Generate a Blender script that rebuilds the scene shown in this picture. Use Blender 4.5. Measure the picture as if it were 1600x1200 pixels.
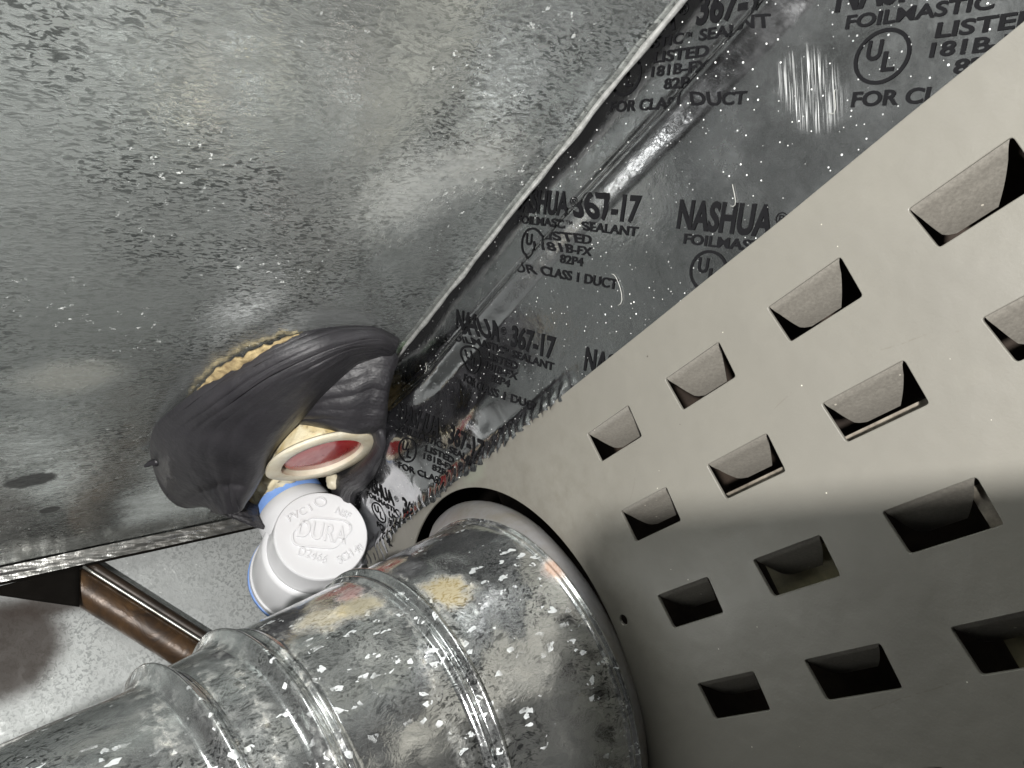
import bpy, bmesh, math, random
from mathutils import Vector, Matrix, noise
from mathutils.geometry import tessellate_polygon
random.seed(7)
sc = bpy.context.scene
for o in list(bpy.data.objects): bpy.data.objects.remove(o)
COL = sc.collection

# ---------------------------------------------------------------- camera
# World axes: X runs along the louvred panel (towards the camera), Y into the panel, Z up to the duct underside.
# One unit is about 18 cm.  F is the focal length in photograph pixels (24 mm equivalent).
F = 1080.0
def _n(v): return v.normalized()
_d1 = _n(Vector((-780, 705, F)))
_d2 = Vector((-1200, -2800, F)); _d2 = _n(_d2 - _d2.dot(_d1) * _d1)
_dn = _d1.cross(_d2)
def from_cam(v): v = Vector(v); return Vector((-_d1.dot(v), _dn.dot(v), _d2.dot(v)))
cd = bpy.data.cameras.new('camera'); cam = bpy.data.objects.new('camera', cd); COL.objects.link(cam)
cd.lens = 36 * F / 1600; cd.sensor_width = 36; cd.clip_start = 0.01; cd.clip_end = 100
r_, u_, b_ = from_cam((1, 0, 0)), from_cam((0, -1, 0)), from_cam((0, 0, -1))
cam.matrix_world = Matrix(((r_.x, u_.x, b_.x, 0), (r_.y, u_.y, b_.y, 0), (r_.z, u_.z, b_.z, 0), (0, 0, 0, 1)))
sc.camera = cam
# ---------------------------------------------------------------- world and lamp
w = bpy.data.worlds.new("World"); sc.world = w; w.use_nodes = True
w.node_tree.nodes['Background'].inputs[0].default_value = (1.0, 0.985, 0.96, 1)
w.node_tree.nodes['Background'].inputs[1].default_value = 0.036
ld = bpy.data.lights.new('headlamp', 'AREA'); ld.shape = 'DISK'; ld.size = 0.06; ld.energy = 132; ld.color = (1.0, 0.985, 0.955)
lamp = bpy.data.objects.new('headlamp', ld); COL.objects.link(lamp)
LP = from_cam((-0.3, -0.05, -1.0)); lamp.location = LP
lamp.rotation_euler = (Vector((-1.5, 0.8, 0.3)) - LP).to_track_quat('-Z', 'Y').to_euler()
sc.view_settings.view_transform = 'Standard'; sc.view_settings.look = 'None'
sc.view_settings.exposure = 0.0; sc.view_settings.gamma = 1
sc.render.resolution_x = 1024; sc.render.resolution_y = 768
sc.render.engine = 'CYCLES'
sc.cycles.max_bounces = 8; sc.cycles.glossy_bounces = 5; sc.cycles.diffuse_bounces = 4

# ---------------------------------------------------------------- points of the place
def ray(p): return from_cam(((p[0] - 800) / F, (p[1] - 600) / F, 1.0))
def onX(p, X): r = ray(p); return r * (X / r.x)
def onY(p, Y): r = ray(p); return r * (Y / r.y)
def onZ(p, Z): r = ray(p); return r * (Z / r.z)
def at(p, d): return ray(p) * d          # d = distance along the viewing axis

# ---------------------------------------------------------------- object helpers
def tag(o, label=None, cat=None, group=None, kind=None):
    if label: o['label'] = label
    if cat: o['category'] = cat
    if group: o['group'] = group
    if kind: o['kind'] = kind
    return o
def empty(name, loc, label, cat, group=None):
    o = bpy.data.objects.new(name, None); COL.objects.link(o); o.location = loc; o.empty_display_size = .05
    return tag(o, label, cat, group)
def link(name, me, mat, parent=None, smooth=True):
    o = bpy.data.objects.new(name, me); COL.objects.link(o)
    if mat and not me.materials: me.materials.append(mat)
    if smooth:
        for p in me.polygons: p.use_smooth = True
    if parent:
        o.parent = parent; o.matrix_parent_inverse = Matrix.Translation(-parent.location)
    return o
def mesh(name, vs, fs, mat, parent=None, smooth=True, uvs=None):
    me = bpy.data.meshes.new(name); me.from_pydata([tuple(v) for v in vs], [], fs); me.update()
    if uvs:
        l = me.uv_layers.new(name='UVMap')
        for lp in me.loops: l.data[lp.index].uv = uvs[lp.vertex_index]
    return link(name, me, mat, parent, smooth)
def grid(nu, nv, fn, name, mat, parent=None, thick=0, wrapu=False):
    vs, uvs = [], []
    for i in range(nu):
        for j in range(nv):
            u = i / (nu if wrapu else nu - 1); v = j / (nv - 1)
            vs.append(fn(u, v)); uvs.append((u, v))
    fs = []
    for i in range(nu if wrapu else nu - 1):
        for j in range(nv - 1):
            a = i * nv + j; b = ((i + 1) % nu) * nv + j
            fs.append((a, b, b + 1, a + 1))
    o = mesh(name, vs, fs, mat, parent, True, uvs)
    if thick:
        m = o.modifiers.new('sheet', 'SOLIDIFY'); m.thickness = thick; m.offset = 0
    return o
def frame_of(axis):
    t = Vector(axis).normalized(); u = t.orthogonal().normalized(); return t, u, t.cross(u)
def lathe(name, prof, origin, axis, mat, parent=None, seg=72, jit=0, jf=8, smooth=True):
    t, u, v = frame_of(axis); origin = Vector(origin); vs = []
    for k in range(seg):
        a = 2 * math.pi * k / seg; d = u * math.cos(a) + v * math.sin(a)
        for s, r in prof:
            p = origin + t * s + d * r
            if jit: p = p + (d + t * .4).normalized() * jit * noise.noise(p * jf)
            vs.append(p)
    n = len(prof); fs = []
    for k in range(seg):
        for j in range(n - 1):
            a = k * n + j; b = ((k + 1) % seg) * n + j
            fs.append((a, b, b + 1, a + 1))
    o = mesh(name, vs, fs, mat, parent, smooth)
    bm = bmesh.new(); bm.from_mesh(o.data); bmesh.ops.remove_doubles(bm, verts=bm.verts, dist=1e-5); bmesh.ops.recalc_face_normals(bm, faces=bm.faces); bm.to_mesh(o.data); bm.free()
    if smooth: o.data.set_sharp_from_angle(angle=math.radians(45))
    return o
def tube(name, pts, r, mat, parent=None, seg=12, caps=True):
    pts = [Vector(p) for p in pts]; vs = []; n = len(pts); up = None
    rr = r if callable(r) else (lambda s: r)
    for i, p in enumerate(pts):
        t = (pts[min(i + 1, n - 1)] - pts[max(i - 1, 0)]).normalized()
        if up is None: up = t.orthogonal().normalized()
        up = (up - t * up.dot(t)).normalized(); v = t.cross(up)
        for k in range(seg):
            a = 2 * math.pi * k / seg; vs.append(p + (up * math.cos(a) + v * math.sin(a)) * rr(i / (n - 1)))
    fs = [(i * seg + k, i * seg + (k + 1) % seg, (i + 1) * seg + (k + 1) % seg, (i + 1) * seg + k) for i in range(n - 1) for k in range(seg)]
    if caps: fs += [tuple(range(seg))[::-1], tuple((n - 1) * seg + k for k in range(seg))]
    return mesh(name, vs, fs, mat, parent)
def box(name, lo, hi, mat, parent=None, bev=0.0):
    bm = bmesh.new(); bmesh.ops.create_cube(bm, size=1)
    lo, hi = Vector(lo), Vector(hi)
    for v in bm.verts: v.co = Vector([(lo[i] + hi[i]) / 2 + v.co[i] * (hi[i] - lo[i]) for i in range(3)])
    if bev: bmesh.ops.bevel(bm, geom=bm.edges[:], offset=bev, segments=2, affect='EDGES')
    me = bpy.data.meshes.new(name); bm.to_mesh(me); bm.free()
    return link(name, me, mat, parent, False)
def spline(ps, t):       # Catmull-Rom through ps, t in 0..1
    n = len(ps) - 1; x = min(max(t, 0), 1) * n; i = min(int(x), n - 1); f = x - i
    p0, p1, p2, p3 = ps[max(i - 1, 0)], ps[i], ps[i + 1], ps[min(i + 2, n)]
    return 0.5 * ((2 * p1) + (p2 - p0) * f + (2 * p0 - 5 * p1 + 4 * p2 - p3) * f * f + (3 * p1 - p0 - 3 * p2 + p3) * f ** 3)
def patch(rows, u, v):   # rows[i][j] control points; u along i, v along j
    return spline([spline(r, v) for r in rows], u)
def sstep(a, b, x):
    t = min(max((x - a) / (b - a), 0), 1); return t * t * (3 - 2 * t)

# ---------------------------------------------------------------- materials
class NT:
    def __init__(s, name):
        s.m = bpy.data.materials.new(name); s.m.use_nodes = True; s.t = s.m.node_tree; s.N = s.t.nodes
        s.b = s.N['Principled BSDF']; s.tc = s.N.new('ShaderNodeTexCoord')
        g = s.N.new('ShaderNodeNewGeometry'); s.P = g.outputs['Position']; s.pointy = g.outputs['Pointiness']
        s.UV = s.tc.outputs['UV']
    def L(s, a, b): s.t.links.new(a, b)
    def set(s, k, v):
        i = s.b.inputs[k]
        if hasattr(v, 'node'): s.L(v, i)
        else: i.default_value = (*v, 1) if isinstance(v, tuple) and len(v) == 3 else v
    def mapping(s, vec, scale=(1, 1, 1), rot=(0, 0, 0), loc=(0, 0, 0)):
        n = s.N.new('ShaderNodeMapping'); s.L(vec, n.inputs[0]); n.inputs[1].default_value = loc; n.inputs[2].default_value = rot; n.inputs[3].default_value = scale; return n.outputs[0]
    def rotscale(s, vec, rot, scale): return s.mapping(s.mapping(vec, (1, 1, 1), rot), scale)
    def noise(s, vec, scale, detail=4, rough=.55, dist=0):
        n = s.N.new('ShaderNodeTexNoise'); s.L(vec, n.inputs['Vector']); n.inputs['Scale'].default_value = scale; n.inputs['Detail'].default_value = detail
        n.inputs['Roughness'].default_value = rough; n.inputs['Distortion'].default_value = dist; return n.outputs['Fac']
    def noisec(s, vec, scale, detail=2):
        n = s.N.new('ShaderNodeTexNoise'); s.L(vec, n.inputs['Vector']); n.inputs['Scale'].default_value = scale; n.inputs['Detail'].default_value = detail; return n.outputs['Color']
    def voro(s, vec, scale, feature='F1', rnd=1.0):
        n = s.N.new('ShaderNodeTexVoronoi'); n.feature = feature; s.L(vec, n.inputs['Vector']); n.inputs['Scale'].default_value = scale; n.inputs['Randomness'].default_value = rnd
        return n.outputs['Distance'], (n.outputs['Color'] if feature == 'F1' else None)
    def rng(s, v, a, b, c=0., d=1., smooth=False):
        n = s.N.new('ShaderNodeMapRange'); n.interpolation_type = 'SMOOTHSTEP' if smooth else 'LINEAR'
        s.L(v, n.inputs[0]); n.inputs[1].default_value = a; n.inputs[2].default_value = b; n.inputs[3].default_value = c; n.inputs[4].default_value = d; return n.outputs[0]
    def math(s, op, a, b=None):
        n = s.N.new('ShaderNodeMath'); n.operation = op
        for i, x in enumerate((a, b)):
            if x is None: continue
            if hasattr(x, 'node'): s.L(x, n.inputs[i])
            else: n.inputs[i].default_value = x
        return n.outputs[0]
    def vmath(s, op, a, b=None, scale=None):
        n = s.N.new('ShaderNodeVectorMath'); n.operation = op
        for i, x in enumerate((a, b)):
            if x is None: continue
            if hasattr(x, 'node'): s.L(x, n.inputs[i])
            else: n.inputs[i].default_value = x
        if scale is not None: n.inputs['Scale'].default_value = scale
        return n.outputs['Value'] if op in ('LENGTH', 'DOT_PRODUCT', 'DISTANCE') else n.outputs['Vector']
    def mix(s, f, a, b, mode='MIX'):
        n = s.N.new('ShaderNodeMix'); n.data_type = 'RGBA'; n.blend_type = mode
        for k, x in ((0, f), (6, a), (7, b)):
            if hasattr(x, 'node'): s.L(x, n.inputs[k])
            else: n.inputs[k].default_value = (*x, 1) if isinstance(x, tuple) and len(x) == 3 else x
        return n.outputs[2]
    def sep(s, v):
        n = s.N.new('ShaderNodeSeparateXYZ'); s.L(v, n.inputs[0]); return n.outputs
    def bump(s, h, strength=.3, dist=.01, prev=None):
        n = s.N.new('ShaderNodeBump'); s.L(h, n.inputs['Height']); n.inputs['Strength'].default_value = strength; n.inputs['Distance'].default_value = dist
        if prev is not None: s.L(prev, n.inputs['Normal'])
        return n.outputs[0]
    def warp(s, vec, scale, amt):
        c = s.noisec(vec, scale); c = s.vmath('SUBTRACT', c, (.5, .5, .5)); c = s.vmath('SCALE', c, scale=amt); return s.vmath('ADD', vec, c)
    def spot(s, c, rad, soft=.5, warp=.35, ws=14):        # soft-edged mark of a given place and size: 1 inside
        d = s.vmath('SUBTRACT', s.P, tuple(c)); d = s.vmath('DIVIDE', d, tuple(rad)); l = s.vmath('LENGTH', d)
        nn = s.noise(s.P, ws, 5, .65); l = s.math('ADD', l, s.rng(nn, 0, 1, -warp, warp)); return s.rng(l, 1 - soft, 1 + soft * .3, 1, 0, True)
    def specks(s, scale, size, keep=.6):                 # small dust grains, 1 on a grain
        d, c = s.voro(s.P, scale); k = s.sep(c)[0]; sz = s.rng(k, keep, 1, 0, size)
        return s.math('GREATER_THAN', s.math('SUBTRACT', sz, d), 0.0)

def galvanized(name, base=(.67, .70, .685), flat=(170, 62, 62), dark=.9, rough=(.11, .25), rotz=0, bumpy=.3, marks=None, metal=.86, cloud=1.0):
    t = NT(name); p = t.P
    wv = t.warp(p, 40, .012)
    # zinc spangle: small crystals, drawn out along the rolling direction
    m = t.mapping(wv, flat, (0, 0, rotz))
    fine = t.noise(m, 1.0, 2, .55, .9)
    fleck = t.rng(fine, .51, .575, 0, 1)
    m2 = t.mapping(wv, tuple(x * .33 for x in flat), (0, 0, rotz)); d, c = t.voro(m2, 1.0); cell = t.sep(c)[0]
    big = t.noise(p, 2.3, 3, .5); mid = t.noise(p, 9, 4, .6)
    col = t.mix(t.rng(cell, 0, 1, 0, .5), tuple(x * 1.08 for x in base), tuple(x * .78 for x in base))
    area = t.math('MULTIPLY', t.rng(mid, .32, .56, .25, 1), t.rng(big, .36, .54, .3, 1))
    col = t.mix(t.math('MULTIPLY', t.math('MULTIPLY', fleck, area), dark), col, (.07, .078, .078))
    col = t.mix(t.rng(big, .35, .7, 0, .22 * cloud), col, (.58, .60, .58))
    r = t.math('ADD', t.rng(cell, 0, 1, rough[0], rough[1]), t.rng(mid, .3, .7, -.07, .1))
    # chalky white oxide freckles
    ox = t.math('MULTIPLY', t.rng(t.noise(t.mapping(p, (1, 1, 1), (0, 0, 0)), 60, 3, .7), .63, .7), t.rng(t.noise(p, 5, 2), .52, .62))
    col = t.mix(t.math('MULTIPLY', ox, .8), col, (.78, .80, .78)); 
    met = t.rng(ox, 0, 1, metal, .1)
    for c0, rad, colr, amt, kw in (marks or []):
        s_ = t.math('MULTIPLY', t.spot(c0, rad, **kw), amt)
        col = t.mix(s_, col, colr); r = t.math('ADD', r, t.math('MULTIPLY', s_, .25)); met = t.math('MULTIPLY', met, t.rng(s_, 0, 1, 1, .25))
    t.set('Base Color', col); t.set('Roughness', r); t.set('Metallic', met)
    b = t.bump(cell, .10, .002); b = t.bump(fine, bumpy * .7, .003, b); b = t.bump(mid, .18, .010, b); b = t.bump(big, .3, .03, b); t.set('Normal', b)
    return t.m
Zc = .825
def mk(p, Z, rx, ry, col, amt, **kw): return (onZ(p, Z), (rx, ry, .2), col, amt, kw)
M_ceil = galvanized('galvanized duct underside', marks=[
    mk((45, 750), Zc, .05, .065, (.03, .03, .03), .9, soft=.25, warp=.4, ws=30), mk((78, 795), Zc, .03, .03, (.03, .03, .03), .9, soft=.25, warp=.3, ws=30),
    mk((640, 540), Zc, .06, .05, (.12, .30, .07), .75, soft=.6, warp=.5, ws=40), mk((110, 590), Zc, .09, .12, (.36, .33, .25), .35, soft=.7),
    mk((760, 250), Zc, .12, .12, (.68, .66, .6), .3, soft=.9, warp=.8, ws=50), mk((640, 300), Zc, .16, .12, (.7, .7, .66), .35, soft=.9, warp=.9, ws=60),
    ])
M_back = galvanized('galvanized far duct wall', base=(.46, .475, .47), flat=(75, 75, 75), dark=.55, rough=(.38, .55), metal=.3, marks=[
    (onX((5, 1015), -3.), (.2, .20, .19), (.045, .034, .028), .93, dict(soft=.35, warp=.12, ws=8)),  # rounded cast shadow at lower left, painted dark brown into the wall colour
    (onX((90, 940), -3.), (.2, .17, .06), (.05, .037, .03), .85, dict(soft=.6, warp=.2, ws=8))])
RX = [-1.523, -.121, .172, -.113]; RR = [(0, .417), (.076, .412), (.372, .362), (.642, .330), (.77, .318), (1.6, .300)]
def prad(s):
    for (a, ra), (b, rb) in zip(RR, RR[1:]):
        if s <= b: return ra + (rb - ra) * (s - a) / (b - a)
    return RR[-1][1]
def pframe(s):
    c = Vector((RX[0] + RX[2] * s * s / 2, 1 - s, RX[1] + RX[3] * s * s / 2)); t = Vector((RX[2] * s, -1, RX[3] * s)).normalized()
    u = t.cross(Vector((0, 0, 1))).normalized(); return c, t, u, u.cross(t)
def M_pipe_():
    t = NT('galvanized vent pipe'); p = t.P
    wv = t.warp(p, 12, .05)
    m = t.mapping(wv, (46, 24, 46), (0, 0, .3)); d, c = t.voro(m, 1.0); cs = t.sep(c)
    mid = t.noise(p, 7, 4, .6); fine = t.noise(t.mapping(wv, (190, 90, 190)), 1, 2, .6, .8); big = t.noise(p, 2.6, 3)
    col = t.mix(cs[0], (.84, .86, .855), (.66, .68, .685))
    col = t.mix(t.math('MULTIPLY', t.rng(fine, .5, .62), t.rng(mid, .40, .60, .08, .85)), col, (.05, .055, .06))
    d2, c2 = t.voro(t.mapping(t.warp(p, 30, .02), (110, 60, 110), (.2, .4, .3)), 1.0); chip = t.math('MULTIPLY', t.math('GREATER_THAN', t.sep(c2)[1], .93), t.rng(t.noise(p, 90, 2), .44, .47)); chip = t.math('MULTIPLY', chip, t.rng(mid, .42, .5))
    col = t.mix(t.math('MULTIPLY', chip, .6), col, (.60, .63, .64))
    dust = t.math('MULTIPLY', t.rng(t.noise(p, 40, 5, .7), .55, .78), t.rng(t.noise(p, 3.3, 2), .52, .68, 0, .35)); yy = t.sep(p)[1]
    for yc, wd in ((.668, .02), (.595, .025), (.395, .03), (.318, .03), (.262, .03), (.19, .035), (.918, .012)):
        band = t.rng(t.math('ABSOLUTE', t.math('SUBTRACT', t.math('ADD', yy, t.rng(t.noise(p, 12, 3), 0, 1, -.02, .02)), yc)), 0, wd, 1, 0)
        dust = t.math('MAXIMUM', dust, t.math('MULTIPLY', band, t.rng(t.noise(p, 40, 5, .75), .47, .70)))
    dust = t.math('MULTIPLY', dust, .75)
    col = t.mix(t.math('MULTIPLY', dust, .7), col, (.46, .42, .31))
    r = t.math('ADD', t.rng(cs[2], 0, 1, .07, .16), t.rng(mid, .4, .7, -.01, .04)); met = t.rng(t.math('MAXIMUM', dust, chip), 0, 1, .96, .35)
    r = t.math('ADD', r, t.math('MULTIPLY', dust, .3))
    for pp, Y, rad, cc, a in (((697, 922), .70, .055, (.30, .22, .06), .75), ((560, 948), .52, .05, (.32, .25, .09), .65), ((505, 965), .48, .055, (.50, .42, .25), .6), ((548, 930), .5, .035, (.35, .10, .08), .6), ((868, 893), .93, .035, (.34, .19, .12), .8)):
        best = None
        for i in range(160):            # where that line of sight meets the pipe
            pt = ray(pp) * (1.0 + i * .01); s = 1 - pt.y; c0 = pframe(max(s, 0))[0]
            if (pt - c0 - Vector((0, pt.y - c0.y, 0))).length < prad(max(s, 0)) and s > 0: best = pt; break
        if best is None: best = onY(pp, Y)
        s_ = t.math('MULTIPLY', t.spot(best, (rad, rad, rad), soft=.6, warp=.7, ws=26), a)
        col = t.mix(s_, col, cc); met = t.math('MULTIPLY', met, t.rng(s_, 0, 1, 1, .1)); r = t.math('ADD', r, t.math('MULTIPLY', s_, .4))
    t.set('Base Color', col); t.set('Roughness', r); t.set('Metallic', met)
    b = t.bump(cs[0], .12, .003); b = t.bump(fine, .10, .003, b); b = t.bump(mid, .09, .012, b); b = t.bump(big, .5, .06, b); t.set('Normal', b); return t.m
M_pipe = M_pipe_()
def M_paint_():
    t = NT('putty grey enamel'); p = t.P
    big = t.noise(p, 3, 4, .55); gr = t.noise(p, 220, 2)
    col = t.mix(t.rng(big, .3, .7, 0, 1), (.168, .160, .139), (.141, .134, .117))
    col = t.mix(t.math('MULTIPLY', t.rng(t.noise(p, 18, 5, .7), .55, .75), .15), col, (.21, .20, .17))
    near = t.spot((-1.35, 1, .15), (.45, 1, .5), soft=.9, warp=.5, ws=10)
    smut = t.math('MULTIPLY', near, t.rng(t.noise(p, 24, 6, .75), .42, .66)); col = t.mix(t.math('MULTIPLY', smut, .55), col, (.11, .10, .08))
    green = t.spot((-1.42, 1, .39), (.07, .2, .03), soft=.8, warp=.5, ws=30); col = t.mix(t.math('MULTIPLY', green, .25), col, (.19, .23, .165))
    col = t.mix(t.math('MULTIPLY', t.specks(40, .05, .6), .7), col, (.78, .74, .64))
    col = t.mix(t.math('MULTIPLY', t.specks(21, .045, .75), .9), col, (.06, .05, .04))
    for a, b_ in (((1376, 547), (1452, 523)), ((1480, 520), (1500, 516)), ((1210, 640), (1240, 610)), ((1000, 720), (985, 790)), ((1330, 1120), (1500, 1060))):
        A_, B_ = onY(a, 1.), onY(b_, 1.); dv = (B_ - A_); L_ = dv.length; dn = dv.normalized(); mid_ = (A_ + B_) / 2; q = t.vmath('SUBTRACT', t.warp(p, 20, .01), tuple(mid_))
        al = t.math('ABSOLUTE', t.vmath('DOT_PRODUCT', q, tuple(dn))); ac = t.math('ABSOLUTE', t.vmath('DOT_PRODUCT', q, (-dn.z, 0, dn.x)))
        k_ = t.math('MULTIPLY', t.rng(al, L_ * .4, L_ * .5, 1, 0), t.rng(ac, .0004, .0013, 1, 0)); k_ = t.math('MULTIPLY', k_, t.rng(t.noise(p, 120, 2), .42, .55)); col = t.mix(t.math('MULTIPLY', k_, .6), col, (.12, .11, .09))
    t.set('Base Color', col); t.set('Roughness', t.rng(big, .3, .7, .34, .56)); t.set('Specular IOR Level', .5)
    b = t.bump(gr, .12, .002); b = t.bump(big, .45, .03, b); t.set('Normal', b); return t.m
M_paint = M_paint_()
def M_flap_():
    t = NT('dusty enamel on louvre'); p = t.P
    g = t.noise(p, 210, 4, .7); big = t.noise(p, 12, 3)
    col = t.mix(t.rng(g, .35, .68), (.125, .116, .101), (.178, .166, .145)); col = t.mix(t.math('MULTIPLY', t.specks(60, .12, .7), .5), col, (.66, .61, .52))
    t.set('Base Color', col); t.set('Roughness', .5); t.set('Normal', t.bump(g, .15, .002)); return t.m
M_flap = M_flap_()
def M_foil_():
    t = NT('aluminium foil tape'); p = t.P
    big = t.noise(p, 4, 3); fine = t.noise(p, 70, 4, .6)
    col = t.mix(t.rng(big, .3, .7), (.50, .505, .515), (.42, .425, .44)); met = 1.0
    film = t.math('MULTIPLY', t.rng(t.noise(p, 11, 5, .7), .35, .75), .2)
    dust = t.math('MAXIMUM', t.specks(70, .12, .62), t.specks(130, .20, .62)); patchy = t.rng(t.noise(p, 6, 2), .38, .56)
    dust = t.math('MULTIPLY', dust, t.math('MAXIMUM', patchy, .4))
    # a scuffed, brushed patch of fine vertical scratches
    sc_ = t.spot(onY((1262, 140), 1.02), (.045, .3, .075), soft=.45, warp=.25, ws=20)
    ln = t.noise(t.rotscale(p, (0, -.49, 0), (420, 1, 9)), 1, 2, .6); sc_ = t.math('MULTIPLY', sc_, t.rng(ln, .5, .68))
    grain = t.math('MAXIMUM', dust, t.math('MULTIPLY', sc_, .7))
    sx = t.sep(p)[0]
    col = t.mix(grain, col, (.82, .83, .82)); t.set('Metallic', t.rng(grain, 0, 1, 1, 0))
    rg = t.math('ADD', t.rng(big, .3, .7, .09, .17), film); rg = t.math('MULTIPLY', rg, t.rng(sx, -1.7, -.9, .75, 1.0))
    t.set('Base Color', col); t.set('Roughness', t.math('ADD', rg, t.math('MULTIPLY', grain, .5)))
    b = t.bump(fine, .10, .002); b = t.bump(t.noise(p, 14, 4, .6), .22, .012, b); t.set('Normal', b); return t.m
M_foil = M_foil_()
def simple(name, col, rough=.5, metal=0., var=.25, ns=20, bs=.2, bd=.004, col2=None, spec=.5, coat=0):
    t = NT(name); n = t.noise(t.P, ns, 5, .65)
    c2 = col2 or tuple(x * (1 - var) for x in col)
    t.set('Base Color', t.mix(t.rng(n, .3, .7), col, c2)); t.set('Roughness', t.rng(n, .3, .7, rough * .9, min(1, rough * 1.12))); t.set('Metallic', metal)
    t.set('Specular IOR Level', spec); t.set('Coat Weight', coat); t.set('Normal', t.bump(n, bs, bd)); return t.m
M_ink = simple('black ink', (.008, .008, .009), .8, var=.1, spec=.08)
M_lip = simple('bright cut edge', (.66, .66, .64), .4, .6, ns=70, col2=(.30, .30, .29))
M_dark = simple('plain black', (.008, .007, .006), .95, spec=.05)
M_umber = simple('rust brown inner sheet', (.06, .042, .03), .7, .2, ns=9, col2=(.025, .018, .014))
M_inner = simple('dusty pale inner rail', (.30, .27, .22), .6, ns=40, col2=(.08, .065, .05))
M_olive = simple('olive inner shelf', (.26, .235, .14), .6, ns=24, col2=(.13, .115, .07))
M_pvc = simple('white pvc', (.645, .645, .66), .34, var=.03, ns=6, bs=.05, spec=.5)
M_blue = simple('blue primer', (.16, .30, .66), .4, ns=30, col2=(.22, .36, .72))
M_rim = simple('cream collar', (.74, .70, .58), .42, ns=11, col2=(.56, .48, .33), bs=.3)
M_slab = simple('glossy black shade slab', (.02, .02, .022), .2)
M_bead = simple('dusty bead', (.62, .64, .62), .34, .8, ns=22, col2=(.34, .33, .29), bs=.5)
M_flange = simple('dusty zinc flange', (.36, .36, .385), .42, .5, ns=11, col2=(.27, .25, .22), bs=.3)
M_strip = simple('bright foil strip', (.62, .62, .60), .28, .9, ns=16, col2=(.30, .29, .27), bs=.3, bd=.01)
M_fib = simple('lint', (.45, .45, .42), .8)
def M_foam_():
    t = NT('yellow sealing foam'); p = t.P; n = t.noise(p, 26, 5, .65)
    col = t.mix(t.rng(n, .3, .7), (.58, .45, .21), (.42, .30, .11)); col = t.mix(t.rng(t.noise(p, 9, 3), .45, .6), col, (.74, .66, .46))
    col = t.mix(t.math('MULTIPLY', t.rng(t.noise(p, 13, 5, .7), .55, .64), .8), col, (.17, .12, .07)); t.set('Base Color', col); t.set('Roughness', .6)
    t.set('Normal', t.bump(n, .5, .012)); return t.m
M_foam = M_foam_()
def M_red_():
    t = NT('glossy red plug'); p = t.P; n = t.noise(t.mapping(p, (7, 16, 7), (0, 0, .6)), 1, 4, .55, .6)
    col = t.mix(t.rng(n, .45, .7), (.33, .010, .014), (.46, .07, .06)); t.set('Base Color', col); t.set('Roughness', .22); t.set('Coat Weight', .5); t.set('Normal', t.bump(n, .12, .008)); return t.m
M_red = M_red_()
def M_rubber_():
    t = NT('charcoal rubber'); uv = t.UV; p = t.P
    wv = t.warp(uv, 3, .05); cr = t.noise(t.mapping(wv, (2.5, 30, 1)), 1, 5, .65); g = t.noise(p, 90, 3); big = t.noise(p, 5, 3)
    col = t.mix(t.rng(big, .3, .7), (.016, .015, .018), (.030, .028, .032)); um = t.rng(t.sep(uv)[0], .35, .8); col = t.mix(t.math('MULTIPLY', t.math('MULTIPLY', t.rng(cr, .55, .7), .22), um), col, (.12, .115, .12))
    col = t.mix(t.math('MULTIPLY', t.specks(30, .045, .8), .8), col, (.55, .55, .52))
    t.set('Base Color', col); t.set('Roughness', t.rng(big, .3, .7, .40, .56)); t.set('Specular IOR Level', .5)
    cr2 = t.math('MULTIPLY', cr, um); b = t.bump(cr2, .6, .010); b = t.bump(t.noise(uv, 4, 3, .55), .4, .03, b); b = t.bump(g, .25, .004, b); b = t.bump(t.noise(p, 28, 3, .6), .3, .008, b); t.set('Normal', b); return t.m
M_rub = M_rubber_()
def M_brown_():
    t = NT('varnished copper brown'); p = t.P; n = t.noise(t.mapping(p, (8, 8, 8)), 1, 5, .6, 1.5)
    t.set('Base Color', t.mix(t.rng(n, .35, .65), (.11, .062, .030), (.035, .021, .013))); t.set('Metallic', .15); t.set('Roughness', t.rng(n, .3, .7, .28, .5)); t.set('Normal', t.bump(n, .2, .02)); return t.m
M_brown = M_brown_()

M_rail = simple('dark brown rail', (.045, .03, .02), .45, .2, ns=14, col2=(.015, .011, .008))
# ---------------------------------------------------------------- setting: dark surroundings behind everything
bk = box('backdrop', (-3.6, -4.5, -2.2), (-3.55, 3.0, 1.6), M_dark); tag(bk, kind='structure')

# ---------------------------------------------------------------- galvanized duct overhead
duct = empty('sheet_metal_duct', (-1, 0, Zc), 'dull spangled galvanized sheet metal duct underside filling the upper left', 'duct')
def ceil_fn(u, v):
    x = -2.885 + u * 4.2; y = -1.6 + v * 2.594
    z = Zc + .006 * noise.noise(Vector((x * 1.4, y * 1.4, 1))) + .0025 * noise.noise(Vector((x * 5, y * 5, 3)))
    y += .004 * noise.noise(Vector((x * 9, 0, 7))) * sstep(.9, 1, v)
    return (x, y, z)
grid(180, 90, ceil_fn, 'duct_underside', M_ceil, duct, thick=.008)
tube('folded_edge', [ceil_fn(i / 200, 1.0)[:2] + (ceil_fn(i / 200, 1)[2] - .004,) for i in range(201)], lambda s: .0065 + .003 * noise.noise(Vector((s * 60, 0, 0))), M_lip, duct, 8)
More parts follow.
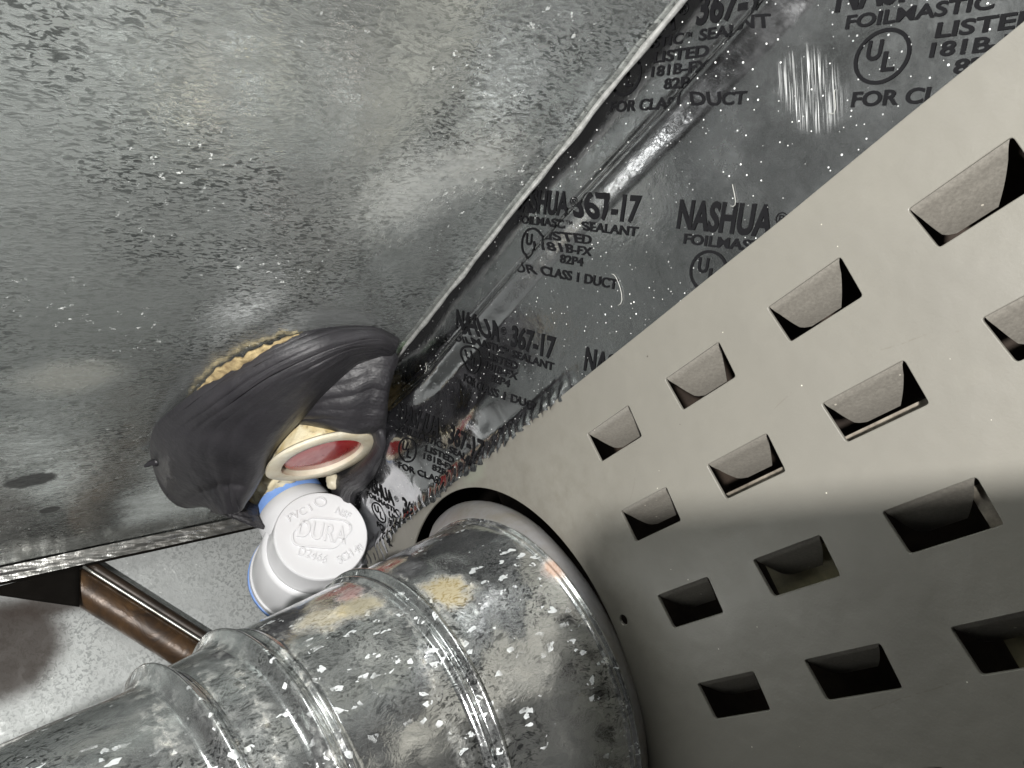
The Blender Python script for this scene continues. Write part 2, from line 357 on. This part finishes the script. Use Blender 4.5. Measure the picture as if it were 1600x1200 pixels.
# foil covered lip at the duct's far end
strip = empty('foil_strip', (-2.9, 0, .79), 'narrow crinkled foil strip along the far edge of the overhead duct', 'foil strip')
def strip_fn(u, v):
    y = -1.6 + u * 2.58; z = .762 + .056 * v
    x = -2.898 + .018 * v + .005 * noise.noise(Vector((y * 5, z * 45, 2))) + .002 * noise.noise(Vector((y * 22, z * 110 + y * 30, 5)))
    return (x, y, z)
grid(420, 24, strip_fn, 'foil_face', M_strip, strip, thick=.003)
tube('rolled_edge', [(-2.889, -1.6 + i * .0516, .763 + .002 * noise.noise(Vector((i * .3, 0, 0)))) for i in range(51)], .005, M_dark, strip, 8)

# ---------------------------------------------------------------- far wall
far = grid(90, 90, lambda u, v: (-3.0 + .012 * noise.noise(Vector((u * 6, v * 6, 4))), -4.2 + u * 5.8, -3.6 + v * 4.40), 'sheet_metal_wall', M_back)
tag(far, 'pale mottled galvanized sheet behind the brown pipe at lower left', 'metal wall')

# ---------------------------------------------------------------- brown pipe lying across the far wall
bp = empty('brown_pipe', onX((210, 970), -2.93), 'glossy brown pipe with a ribbed upper rail crossing the far metal sheet', 'pipe')
a0, a1 = onX((112, 908), -2.93), onX((420, 1100), -2.93)
ax = (a1 - a0).normalized(); side = ax.cross(Vector((1, 0, 0))).normalized()
if side.z < 0: side = -side
tube('pipe_barrel', [a0.lerp(a1, i / 20) for i in range(21)], .056, M_brown, bp, 28)
tube('upper_rail', [a0.lerp(a1, i / 20) + side * .072 + Vector((.014, 0, 0)) for i in range(21)], .020, M_rail, bp, 14)
tube('seam_bead', [a0.lerp(a1, i / 20) + side * .050 + Vector((.040, 0, 0)) for i in range(21)], .006, M_bead, bp, 8)
sx = onX((70, 905), -2.95)
dk = grid(16, 8, lambda u, v: onX((-30 + u * 154, 924 - u * 40 + v * (2 + 62 * u)), -2.865 + .01 * math.sin(u * 3)), 'black_wedge', M_dark, thick=.01)  # flat black sheet filling the black area below the strip
tag(dk, 'black wedge under the foil strip beside the brown pipe', 'rubber')

# ---------------------------------------------------------------- louvred panel
PX0, PX1, PZ0, PZ1 = -2.17, .75, -1.3, .404
CC, CR = (-1.6, -.072), .462
def rounded(poly, r=.006):
    out = []; n = len(poly)
    for i in range(n):
        p, a, b = Vector(poly[i]), Vector(poly[i - 1]), Vector(poly[(i + 1) % n])
        da, db = (a - p).normalized(), (b - p).normalized(); p0, p1 = p + da * r, p + db * r
        for k in range(4):
            t = k / 3; out.append(p0 * (1 - t) ** 2 + p * 2 * t * (1 - t) + p1 * t * t)
    return out
louv = []
zrows = [(.305, .068), (.135, .068), (-.037, .066), (-.203, .066), (-.372, .066), (-.54, .066)]
for ri, (z, h) in enumerate(zrows):
    for k in range(7):
        x = -.990 + .2375 * k
        if ri in (3,): x += .004
        louv.append((x, z, h))
holes = [rounded([(x, z), (x + .136, z), (x + .134, z - h), (x + .005, z - h)]) for x, z, h in louv]
ct = bpy.data.curves.new('panel', 'CURVE'); ct.dimensions = '2D'; ct.fill_mode = 'BOTH'; ct.extrude = .0022; ct.bevel_depth = .0012; ct.bevel_resolution = 1
def addpoly(pts):
    s = ct.splines.new('POLY'); s.points.add(len(pts) - 1); s.use_cyclic_u = True
    for q, p in zip(s.points, pts): q.co = (p[0], p[1], 0, 1)
edge = [(PX0, PZ0)] + [(PX1, PZ0), (PX1, PZ1 + .008)]
for i in range(1, 60):
    x = PX1 + (PX0 - PX1) * i / 60; edge.append((x, PZ1 + .008 * sstep(-.6, .3, x) + .0015 * noise.noise(Vector((x * 6, 0, 0)))))
edge.append((PX0, PZ1)); addpoly(edge)
for h in holes: addpoly(h)
cir = []
for k in range(120):
    a = 2 * math.pi * k / 120; z = CC[1] + CR * math.sin(a); cir.append((CC[0] + CR * math.cos(a), min(z, PZ1 - .008)))
addpoly(cir)
hp = onY((976, 968), 1)
addpoly([(hp.x + .0115 * math.cos(a * math.pi / 12), hp.z + .0115 * math.sin(a * math.pi / 12)) for a in range(24)])
co = bpy.data.objects.new('tmp', ct); COL.objects.link(co)
me = bpy.data.meshes.new_from_object(co.evaluated_get(bpy.context.evaluated_depsgraph_get())); bpy.data.objects.remove(co)
for v in me.vertices: v.co = Vector((v.co.x, 1.0 - v.co.z, v.co.y))
bm = bmesh.new(); bm.from_mesh(me); bmesh.ops.recalc_face_normals(bm, faces=bm.faces); bm.to_mesh(me); bm.free()
panel = empty('louvred_panel', (0, 1, 0), 'putty grey painted steel panel punched with rows of louvre slots on the right', 'panel')
link('panel_face', me, M_paint, panel, False)
# bent louvre tongue: full width at the fold, cut back on one side, pressed inwards
def tongue():
    nv, nu = 12, 8; vs = []; pts = []
    for j in range(nv):
        t = j / (nv - 1); fold = sstep(0, .28, t)
        dy = .066 * t * (.35 + .65 * fold); dz = -.047 * t - .004 * math.sin(t * math.pi)
        xl = .004 + .012 * max(0, (t - .8) / .2) ** 2; xr = .133 - .062 * t
        pts.append((dy, dz, xl, xr))
    for lay in (0, 1):
        for dy, dz, xl, xr in pts:
            for i in range(nu): vs.append((xl + (xr - xl) * i / (nu - 1), dy + lay * .0035 - .0008, dz + lay * .0045))
    fs = []; N = nu * nv
    for j in range(nv - 1):
        for i in range(nu - 1):
            a = j * nu + i; fs.append((a, a + nu, a + nu + 1, a + 1)); fs.append((N + a, N + a + 1, N + a + nu + 1, N + a + nu))
    for j in range(nv - 1):
        a = j * nu; b = a + nu - 1; fs.append((a, N + a, N + a + nu, a + nu)); fs.append((b, b + nu, N + b + nu, N + b))
    for i in range(nu - 1):
        a = (nv - 1) * nu + i; fs.append((a, N + a, N + a + 1, a + 1))
    me = bpy.data.meshes.new('louvre_tongue'); me.from_pydata(vs, [], fs); me.materials.append(M_flap)
    for p in me.polygons: p.use_smooth = True
    me.set_sharp_from_angle(angle=math.radians(40)); return me
tm = tongue()
for x, z, h in louv:
    pr = ray((0, 0)); o = bpy.data.objects.new('louvre_tongue', tm); COL.objects.link(o)
    o.parent = panel; o.matrix_parent_inverse = Matrix.Translation(-panel.location); o.location = (x + random.uniform(-.001, .001), 1.0, z)
    o.rotation_euler = (random.uniform(-.05, .05), 0, 0)

# inside of the cabinet: dark shell with a few pale pieces that show through the slots
shell = empty('cabinet_interior', (0, 1.5, 0), 'dark cabinet interior seen through the louvre slots', 'cabinet')
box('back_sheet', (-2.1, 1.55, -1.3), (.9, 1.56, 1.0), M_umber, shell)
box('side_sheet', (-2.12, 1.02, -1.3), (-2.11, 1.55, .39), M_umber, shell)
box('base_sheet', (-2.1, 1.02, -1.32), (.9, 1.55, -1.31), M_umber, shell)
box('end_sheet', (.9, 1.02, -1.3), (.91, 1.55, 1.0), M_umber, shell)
rail = box('inner_rail', (-.83, 1.075, .028), (-.36, 1.16, .083), M_inner, shell, .006)
box('inner_tab', (-.70, 1.075, .195), (-.655, 1.13, .238), M_inner, shell, .004)
box('inner_tab', (-.93, 1.075, .20), (-.885, 1.13, .243), M_inner, shell, .004)
box('inner_shelf', (-.80, 1.085, -.16), (-.60, 1.09, -.055), M_olive, shell, .002)
box('inner_shelf', (-.50, 1.09, -.33), (-.44, 1.10, -.24), M_olive, shell, .002)
box('inner_shelf', (-.42, 1.05, -.16), (-.36, 1.06, -.05), M_inner, shell, .002)

# ---------------------------------------------------------------- foil tape on the wall above the panel
YB = 1.022
def foil_h(x, z):
    q = Vector((x, z, 0)); wz = 1 - sstep(-1.75, -1.0, x); wr = .18 + wz
    rz = .705 + .008 * noise.noise(Vector((x * 1.3, 0, 0))) ; t = rz - z
    grow = sstep(-1.9, -1.3, x)
    h = .028 * grow * sstep(-.022, .005, t) * (1 - sstep(.0, .056 - .010 * math.exp(-((x + .86) / .2) ** 2), t)) - .0035 * grow * math.exp(-((t + .030) / .004) ** 2)
    near = 1 - .75 * math.exp(-((t - .02) / .05) ** 2)
    h += .018 * noise.noise(Vector((x * 2.1, z * 2.1, 3))) * (.35 + wz) * near
    h += .010 * near * wr * (noise.noise(Vector((x * 6.5, z * 5, 9)))) + .0025 * wr * abs(noise.noise(Vector((x * 12 + z * 6, z * 12 - x * 5, 1))))
    h += .0009 * wz * noise.noise(Vector((x * 30, z * 24, 6)))
    h *= 1
    h += min(.20 * max(0, z - .40), .028) * (1 - sstep(-1.80, -1.42, x))
    # bulge pressed out from behind near the lower end
    h += .030 * math.exp(-(((x + 1.30) / .12) ** 2 + ((z - .52) / .07) ** 2))
    h += .020 * math.exp(-(((x + 1.72) / .10) ** 2 + ((z - .60) / .10) ** 2))
    # puckers where the tape laps over the panel edge
    lap = (1 - sstep(.40, .455, z)) * (1 - sstep(-1.05, -.92, x))
    h = h * (1 - lap * .6) + lap * (.029 + .004 * math.sin(x * 190 + 3 * noise.noise(q * 20)) )
    return h
def foil_fn(u, v):
    x = -2.255 + u * 2.75
    teeth = .0
    if x < -.95:
        ph = (x * 26) % 1.0; teeth = .018 * (1 - abs(2 * ph - 1)) * (.5 + noise.noise(Vector((x * 9, 0, 2))))
    zb = (.392 if x > -.95 else .402) - teeth if x > -2.0 else .345 + .04 * sstep(-2.0, -2.25, x) - teeth
    if -2.05 < x < -1.9: zb = .345 + (.402 - .345) * sstep(-2.05, -1.9, x) - teeth
    z = zb + (.90 - zb) * v
    if x < -2.1: x += .05 * (v - .3)
    return (x, YB - foil_h(x, z), z)
foil = empty('foil_tape', (-1, YB, .6), 'printed silver foil sealing tape stuck between the duct edge and the grey panel', 'foil tape')
grid(760, 150, foil_fn, 'foil_sheet', M_foil, foil)

bf = None
def text_mesh(s, bold=.0):
    cu = bpy.data.curves.new('t', 'FONT'); cu.body = s; cu.size = 1; cu.offset = bold; cu.resolution_u = 4
    o = bpy.data.objects.new('t', cu); COL.objects.link(o)
    m = bpy.data.meshes.new_from_object(o.evaluated_get(bpy.context.evaluated_depsgraph_get())); bpy.data.objects.remove(o)
    vs = [v.co.copy() for v in m.vertices]; fs = [tuple(p.vertices) for p in m.polygons]; return vs, fs
CAP = max(v.y for v in text_mesh('H')[0])
def fit(s, x0, x1, y0, cap, bold=.02):
    vs, fs = text_mesh(s, bold); a = min(v.x for v in vs); b = max(v.x for v in vs); k = (x1 - x0) / (b - a)
    return [Vector((x0 + (v.x - a) * k, y0 + v.y * cap / CAP, 0)) for v in vs], fs
def ringshape(cx, cy, rx, ry, w, n=40):
    vs = []; fs = []
    for k in range(n):
        a = 2 * math.pi * k / n; c, s_ = math.cos(a), math.sin(a); vs += [Vector((cx + rx * c, cy + ry * s_, 0)), Vector((cx + (rx - w) * c, cy + (ry - w) * s_, 0))]
        j = (k + 1) % n; fs.append((2 * k, 2 * j, 2 * j + 1, 2 * k + 1))
    return vs, fs
blk = []
def addb(vf):
    o = len(blk[0]); blk[0].extend(vf[0]); blk[1].extend([tuple(i + o for i in f) for f in vf[1]])
blk = ([], [])
for a in (fit('NASHUA', -.050, .135, .131, .046, .035), fit('®', .138, .158, .150, .018, .0), fit('367-17', .178, .330, .131, .046, .035), fit('FOILMASTIC', -.030, .155, .105, .0165, .03),
          fit('TM', .158, .172, .113, .008, .01), fit('SEALANT', .188, .332, .105, .0165, .03), fit('LISTED', .094, .212, .079, .017, .03), fit('181B-FX', .092, .218, .056, .0165, .03),
          fit('82P4', .125, .196, .033, .0165, .03), fit('FOR CLASS 1 DUCT', 0, .297, 0, .0185, .03), ringshape(.03, .063, .038, .036, .005),
          fit('U', .008, .029, .060, .024, .03), fit('L', .032, .050, .044, .024, .03)): addb(a)
bmp = bmesh.new(); bv = [bmp.verts.new(v) for v in blk[0]]
for f in blk[1]:
    try: bmp.faces.new([bv[i] for i in f])
    except ValueError: pass
for _ in range(4):
    es = [e for e in bmp.edges if e.calc_length() > .007]
    if es: bmesh.ops.subdivide_edges(bmp, edges=es, cuts=1)
bmesh.ops.triangulate(bmp, faces=bmp.faces)
bmp.verts.ensure_lookup_table(); bmp.verts.index_update()
BV = [v.co.copy() for v in bmp.verts]; BF = [tuple(v.index for v in f.verts) for f in bmp.faces]
A2, B2 = Vector((.740, -.672)).normalized(), Vector((.672, .740)).normalized()
for ox, oz in ((-.611, .812), (-.997, .716), (-1.348, .619), (-1.715, .535), (-2.066, .462), (-.271, .485), (-.651, .398), (-.997, .300)):
    vs = []
    for v in BV:
        x = ox + v.x * A2.x + v.y * B2.x; z = oz + v.x * A2.y + v.y * B2.y; vs.append((x, YB - foil_h(x, z) - .0013, z))
    fs = [f for f in BF if all(.406 - (.05 if vs[i][0] < -1.95 else 0) < vs[i][2] < .86 for i in f)]
    used = sorted({i for f in fs for i in f}); mp = {i: k for k, i in enumerate(used)}
    if fs: mesh('printed_block', [vs[i] for i in used], [tuple(mp[i] for i in f) for f in fs], M_ink, foil, False)
# lint fibres stuck on the tape
for (px, py), L_, an in (((972, 450), .06, 1.2), ((1150, 307), .03, .6), ((1305, 162), .03, .3), ((668, 575), .02, 0), ((1420, 260), .04, 2)):
    c = onY((px, py), YB); pts = []
    for i in range(9):
        t = i / 8 - .5; x = c.x + L_ * t * math.cos(an + t); z = c.z + L_ * t * math.sin(an + t) + .01 * math.sin(t * 5); pts.append((x, YB - foil_h(x, z) - .003, z))
    tube('lint_fibre', pts, .0006, M_fib, foil, 5)

# ---------------------------------------------------------------- vent pipe
vp = empty('vent_pipe', pframe(0)[0], 'large galvanized vent pipe with crimped rings entering the round hole in the panel', 'vent pipe')
def pipe_piece(name, s0, s1, prof, ns, mat):
    nu = 140; vs = []; fs = []
    for i in range(ns):
        s = s0 + (s1 - s0) * i / (ns - 1); c, t, u, v = pframe(s); r = prof(s)
        for k in range(nu):
            a = 2 * math.pi * k / nu; d = u * math.cos(a) + v * math.sin(a); p = c + d * r
            p += d * (.004 * noise.noise(p * 3.2) + .0015 * noise.noise(p * 11)); vs.append(p)
    for i in range(ns - 1):
        for k in range(nu): fs.append((i * nu + k, i * nu + (k + 1) % nu, (i + 1) * nu + (k + 1) % nu, (i + 1) * nu + k))
    return mesh(name, vs, fs, mat, vp)
def g(s, c, w_, h): return h * math.exp(-((s - c) / w_) ** 2)
def flange_fn(u, v):
    a = 2 * math.pi * u; c1, t1, u1, v1 = pframe(.07); q = c1 + (u1 * math.cos(a) + v1 * math.sin(a)) * .414
    d = Vector((q.x - c1.x, 0, q.z - c1.z)).normalized(); left = sstep(.15, .6, -d.x) * sstep(-.6, -.1, d.z)
    c0 = Vector((-1.6, 1.0, -.10)); rad = .451 - .075 * left; c0 = c0.lerp(Vector((c1.x, 1.0, c1.z)), left)
    p0 = c0 + d * rad
    return p0.lerp(q, v) + d * (.006 * math.sin(v * math.pi) + .004 * noise.noise(p0 * 5))
grid(140, 14, flange_fn, 'flange', M_flange, vp, thick=.006, wrapu=True)
pipe_piece('crimp_ring', .062, .092, lambda s: prad(s) + g(s, .070, .005, .007) + g(s, .084, .004, .004), 14, M_pipe)
pipe_piece('pipe_section', .088, .350, lambda s: prad(s) + .0, 30, M_pipe)
pipe_piece('crimp_ring', .346, .402, lambda s: prad(s) + g(s, .362, .0085, .017) + g(s, .386, .0075, .010), 26, M_pipe)
pipe_piece('pipe_section', .398, .602, lambda s: prad(s), 30, M_pipe)
pipe_piece('crimp_ring', .598, .674, lambda s: prad(s) + g(s, .614, .006, .007) + g(s, .646, .013, .024), 34, M_pipe)
pipe_piece('pipe_section', .670, .748, lambda s: prad(s) + .0, 14, M_pipe)
pipe_piece('crimp_ring', .744, .806, lambda s: prad(s) - .008 * sstep(.77, .80, s) + g(s, .770, .013, .023) + g(s, .752, .004, .004), 30, M_pipe)
pipe_piece('pipe_section', .802, 1.6, lambda s: prad(s) - .008, 50, M_pipe)

# ---------------------------------------------------------------- white pvc elbow
E0 = Vector((-2.1, .849, .486))
el = empty('plastic_elbow', E0, 'white plastic pipe elbow with embossed round face and blue primer rings', 'pipe fitting')
vd = E0.normalized()
axd = from_cam((-.175, .235, .33)).normalized()
lathe('elbow_barrel', [(0.004, 0), (.004, .128), (.001, .136), (.001, .1425), (.004, .1455), (.010, .1465), (.10, .1475), (.104, .150), (.112, .152), (.118, .152), (.122, .162), (.13, .167), (.34, .172), (.344, .178), (.37, .179), (.374, .175), (.375, .13), (.2, .12)], E0, axd, M_pvc, el, 96)
lathe('primer_ring', [(.366, .176), (.370, .1825), (.392, .181), (.395, .16)], E0, axd, M_blue, el, 96, jit=.004, jf=14)
S0 = at((459, 797), 2.36); sax = (E0 + axd * .11 - S0).normalized()
lathe('elbow_socket', [(0, .10), (0, .124), (.006, .128), (.045, .128), (.052, .123), (.10, .121), (.125, .10)], S0, sax, M_pvc, el, 72)
lathe('primer_ring', [(-.034, .098), (-.034, .1245), (-.004, .1255), (0, .1245)], S0, sax, M_blue, el, 72, jit=.005, jf=14)
# embossed face
t0, _, _ = frame_of(axd)
fx = from_cam((1, 0, 0)); fx = (fx - t0 * fx.dot(t0)).normalized(); fy = -t0.cross(fx).normalized()
if fy.dot(from_cam((0, -1, 0))) < 0: fy = -fy
ca, sa = math.cos(.06), math.sin(.06); fx, fy = fx * ca + fy * sa * -1, fy * ca + fx * sa
def emboss(name, vf, rot=0, off=(0, 0), hgt=.0064):
    vs, fs = vf; n = len(vs); c, s_ = math.cos(rot), math.sin(rot); out = []
    for lay in (0, 1):
        for v in vs:
            x = v.x * c - v.y * s_ + off[0]; y = v.x * s_ + v.y * c + off[1]
            out.append(E0 + t0 * (.0042 - hgt * lay) + fx * x + fy * y)
    bm = bmesh.new(); a = [bm.verts.new(p) for p in out]; cnt = {}
    for f in fs:
        try: bm.faces.new([a[n + i] for i in f])
        except ValueError: pass
        for i in range(len(f)):
            e = (f[i], f[(i + 1) % len(f)]); cnt[tuple(sorted(e))] = cnt.get(tuple(sorted(e)), 0) + 1
    for (i, j), k in cnt.items():
        if k == 1:
            try: bm.faces.new([a[i], a[j], a[n + j], a[n + i]])
            except ValueError: pass
    bmesh.ops.recalc_face_normals(bm, faces=bm.faces)
    me = bpy.data.meshes.new(name); bm.to_mesh(me); bm.free(); return link(name, me, M_pvc, el, False)
def outline(poly, w_):
    vs = []; fs = []; n = len(poly); cx = sum(p[0] for p in poly) / n; cy = sum(p[1] for p in poly) / n
    for p in poly:
        d = Vector((p[0] - cx, p[1] - cy)); k = 1 - w_ / d.length; vs += [Vector((p[0], p[1], 0)), Vector((cx + d.x * k, cy + d.y * k, 0))]
    for k in range(n):
        j = (k + 1) % n; fs.append((2 * k, 2 * j, 2 * j + 1, 2 * k + 1))
    return vs, fs
emboss('embossed_letters', fit('DURA', -.076, .076, -.026, .056, .01), .05, (0, .008))
emboss('embossed_outline', outline([(r_[0] * math.cos(.12) - r_[1] * math.sin(.12), r_[0] * math.sin(.12) + r_[1] * math.cos(.12)) for r_ in rounded([(-.098, -.005), (-.045, .058), (.075, .058), (.098, .03), (.045, -.045), (-.085, -.045)], .02)], .006))
emboss('embossed_letters', fit('D2466', -.05, .04, -.085, .026, 0), -.12)
emboss('embossed_letters', fit('SCH 40', -.045, .045, -.012, .026, 0), .75, (.098, -.042))
emboss('embossed_letters', fit('PVC I', -.04, .04, -.012, .024, 0), .75, (-.085, .055))
emboss('embossed_letters', fit('NSF', -.025, .025, -.012, .022, 0), -.25, (.05, .088))
emboss('embossed_outline', outline([(.0 + .02 * math.cos(a / 12 * math.pi) - .03, .108 + .017 * math.sin(a / 12 * math.pi)) for a in range(24)], .004))

# ---------------------------------------------------------------- drain boss: cream collar with red plug, foam round it
R0 = onZ((506, 716), .665)
boss = empty('capped_drain', R0, 'cream collar with a glossy red plug poking out of yellow foam under the rubber wrap', 'drain plug')
rax = (Vector((0, 0, -1)) + from_cam((0, 0, -1)) * .03).normalized()
lathe('collar_body', [(-.08, .138), (-.05, .142), (-.03, .147), (-.018, .150), (-.010, .148)], R0, rax, M_foam, boss, 90, jit=.010, jf=11)
lathe('cream_rim', [(-.016, .146), (-.014, .160), (-.008, .1665), (-.001, .1665), (.002, .163), (.002, .128), (.000, .1225), (-.012, .1215), (-.022, .121)], R0, rax, M_rim, boss, 90, jit=.008, jf=11)
lathe('red_plug', [(-.016, .1205), (-.013, .118), (-.011, .110), (-.010, .05), (-.010, .0)], R0, rax, M_red, boss, 64, jit=.003, jf=10)
def blob(name, c, rad, mat, parent, amp=.2, f=6, seed=0, sub=4):
    bm = bmesh.new(); bmesh.ops.create_icosphere(bm, subdivisions=sub, radius=1)
    for v in bm.verts:
        n_ = v.co.normalized(); k = 1 + amp * noise.noise(n_ * f * .35 + Vector((seed, 0, 0))) + amp * .4 * noise.noise(n_ * f + Vector((0, seed, 0)))
        v.co = Vector((n_.x * rad[0], n_.y * rad[1], n_.z * rad[2])) * k + Vector(c)
    me = bpy.data.meshes.new(name); bm.to_mesh(me); bm.free(); return link(name, me, mat, parent)
blob('foam_mound', R0 + Vector((.01, .0, .12)), (.155, .15, .08), M_foam, boss, .18, 7, 3)
blob('foam_mound', onZ((432, 735), .76), (.10, .09, .07), M_foam, boss, .3, 9, 8)
lathe('foam_neck', [(-.16, .09), (-.14, .14), (-.08, .126), (-.03, .112), (.0, .100)], S0 + Vector((0, 0, -.004)), sax, M_foam, boss, 60, jit=.02, jf=12)
blob('foam_mound', at((408, 790), 2.38), (.07, .06, .06), M_foam, boss, .35, 9, 5)
blob('foam_drip', onZ((521, 752), .655), (.024, .024, .03), M_rim, boss, .2, 6, 4, 3)
# foam bead squeezed out on the duct along the wrap's upper edge
outer = [onZ(p, .815) for p in ((296, 634), (312, 606), (334, 583), (366, 562), (402, 544), (438, 531), (478, 522))]
inner = [onZ(p, .800) for p in ((304, 645), (326, 620), (352, 598), (386, 577), (420, 560), (452, 546), (486, 534))]
M_crust = simple('tan crust of foam', (.40, .31, .16), .8, ns=60, col2=(.17, .12, .06), bs=.6, bd=.01)
def crust(u, v):
    p = spline(outer, u).lerp(spline(inner, u), v); k = 1 - v
    p = p + Vector([noise.noise(p * 38 + Vector((q * 9, 0, 0))) for q in range(3)]) * .012 * k
    p.z -= .004 * math.sin(math.pi * v) * (1 + noise.noise(p * 60)); return p
fb = grid(160, 14, crust, 'foam_edge', M_crust, None, thick=.010)
tag(fb, 'thin crusty yellow foam edge squeezed out above the black rubber wrap', 'foam edge')

# ---------------------------------------------------------------- black rubber wrap
wrap = empty('rubber_wrap', onZ((440, 620), .8), 'folded black rubber sheet wrapped around the drain where it meets the duct', 'rubber wrap')
def cp(*a): return [at((x, y), d) for x, y, d in a]
rows1 = [
    cp((352, 770, 2.20), (340, 795, 2.12), (352, 799, 2.06), (368, 797, 2.05), (374, 792, 2.07), (378, 784, 2.14)),
    cp((292, 788, 2.16), (318, 780, 2.07), (340, 772, 2.02), (364, 768, 2.00), (381, 771, 2.02), (390, 768, 2.12)),
    cp((258, 762, 2.10), (284, 750, 2.00), (322, 738, 1.93), (362, 732, 1.92), (397, 738, 1.96), (406, 738, 2.08)),
    cp((240, 700, 1.98), (266, 706, 1.90), (310, 704, 1.84), (366, 700, 1.84), (406, 708, 1.90), (417, 712, 2.02)),
    cp((248, 664, 1.86), (272, 668, 1.82), (320, 668, 1.78), (380, 664, 1.79), (430, 672, 1.86), (440, 680, 1.98)),
    cp((300, 622, 1.74), (322, 628, 1.72), (364, 630, 1.72), (414, 628, 1.75), (458, 640, 1.83), (466, 652, 1.94)),
    cp((380, 571, 1.685), (394, 578, 1.67), (425, 588, 1.68), (460, 594, 1.71), (492, 605, 1.80), (499, 618, 1.92)),
    cp((452, 535, 1.672), (462, 545, 1.66), (484, 558, 1.67), (506, 566, 1.71), (522, 575, 1.78), (530, 588, 1.90)),
    cp((522, 513, 1.72), (530, 524, 1.70), (540, 535, 1.71), (548, 544, 1.75), (556, 552, 1.80), (560, 566, 1.92)),
    cp((580, 512, 1.81), (584, 521, 1.78), (586, 530, 1.78), (588, 539, 1.81), (590, 547, 1.86), (592, 560, 1.95)),
    cp((618, 530, 1.90), (617, 536, 1.88), (615, 541, 1.88), (612, 547, 1.90), (609, 553, 1.92), (607, 562, 1.97))]
def wob(p, u, v, a=.006): return p + p.normalized() * (a * noise.noise(Vector((u * 7, v * 4, 1.5))) + 1.3 * a * abs(noise.noise(p * 6)) * (1 - .5 * v) + 1.3 * a * noise.noise(Vector((u * 2.5 + v * 2, v * 15, 4))) + .016 * math.exp(-((u - .13 - .03 * v) / .022) ** 2) * (a < .0065))
grid(150, 60, lambda u, v: wob(patch(rows1, u, v), u, v), 'front_fold', M_rub, wrap, thick=.026)
rows2 = [
    cp((425, 640, 1.950), (430, 668, 1.990), (438, 690, 2.040), (452, 688, 2.110)),
    cp((448, 605, 1.900), (452, 638, 1.940), (460, 661, 1.990), (466, 664, 2.110)),
    cp((495, 570, 1.870), (498, 620, 1.900), (502, 662, 1.960), (506, 667, 2.090)),
    cp((545, 540, 1.880), (546, 612, 1.890), (544, 669, 1.970), (546, 674, 2.110)),
    cp((585, 536, 1.890), (580, 600, 1.900), (574, 666, 1.990), (573, 674, 2.110)),
    cp((612, 540, 1.900), (602, 605, 1.930), (594, 662, 2.010), (592, 672, 2.130)),
    cp((621, 556, 1.930), (604, 612, 1.980), (602, 655, 2.090), (600, 666, 2.190))]
grid(110, 50, lambda u, v: wob(patch(rows2, u, v), u, v, .008), 'back_fold', M_rub, wrap, thick=.016)
rows3 = [
    cp((556, 650, 2.10), (572, 650, 2.04), (590, 645, 2.01), (600, 640, 2.08), (600, 640, 2.2)),
    cp((578, 676, 2.12), (584, 674, 2.06), (594, 672, 2.03), (602, 672, 2.10), (602, 672, 2.22)),
    cp((586, 690, 2.18), (589, 694, 2.09), (597, 700, 2.06), (601, 704, 2.12), (601, 706, 2.24)),
    cp((578, 712, 2.22), (576, 718, 2.13), (583, 726, 2.10), (588, 732, 2.16), (588, 734, 2.26)),
    cp((552, 728, 2.28), (550, 740, 2.20), (562, 750, 2.16), (568, 758, 2.20), (568, 760, 2.30)),
    cp((528, 735, 2.36), (530, 752, 2.28), (542, 762, 2.24), (553, 770, 2.26), (556, 774, 2.36)),
    cp((520, 740, 2.42), (522, 770, 2.36), (532, 790, 2.32), (546, 800, 2.33), (552, 806, 2.42))]
grid(70, 36, lambda u, v: wob(patch(rows3, u, v), u, v), 'side_fold', M_rub, wrap, thick=.016)
rows4 = [
    cp((318, 760, 2.22), (322, 782, 2.18), (330, 796, 2.18), (340, 800, 2.26)),
    cp((345, 770, 2.22), (352, 797, 2.17), (362, 806, 2.18), (368, 808, 2.28)),
    cp((372, 778, 2.24), (382, 806, 2.18), (392, 818, 2.19), (398, 818, 2.30)),
    cp((400, 790, 2.27), (404, 812, 2.24), (412, 824, 2.24), (418, 822, 2.34))]
grid(40, 26, lambda u, v: wob(patch(rows4, u, v), u, v), 'lower_fold', M_rub, wrap, thick=.014)
tube('torn_shred', [at(p, 1.985) for p in ((250, 718), (243, 723), (236, 723), (230, 727), (226, 729))], lambda s: .010 * (1 - s) + .004, M_rub, wrap, 8)
tube('torn_shred', [at(p, 2.10) for p in ((266, 760), (263, 768), (261, 775))], lambda s: .014 * (1 - s) + .002, M_rub, wrap, 8)

# ---------------------------------------------------------------- unseen slab added to shade the lower right of the panel
ph = from_cam((-.142, .082, -.05)); e1 = (from_cam((.194, .034, -.05)) - ph).normalized(); e2 = from_cam((0, 1, 0)); e2 = (e2 - e1 * e2.dot(e1)).normalized(); e3 = e1.cross(e2)
bm = bmesh.new(); bmesh.ops.create_cube(bm, size=1)
for v in bm.verts: v.co = Vector(((v.co.x + .5) * 1.1, (v.co.y + .5) * .62, v.co.z * .045))
bmesh.ops.bevel(bm, geom=bm.edges[:], offset=.02, segments=3, affect='EDGES')
for v in bm.verts: v.co = ph + e1 * v.co.x + e2 * v.co.y + e3 * v.co.z
me = bpy.data.meshes.new('shade_slab'); bm.to_mesh(me); bm.free()
tag(link('shade_slab', me, M_slab, None, False), 'black slab added out of view to shade the lower right of the panel', 'shade_slab')
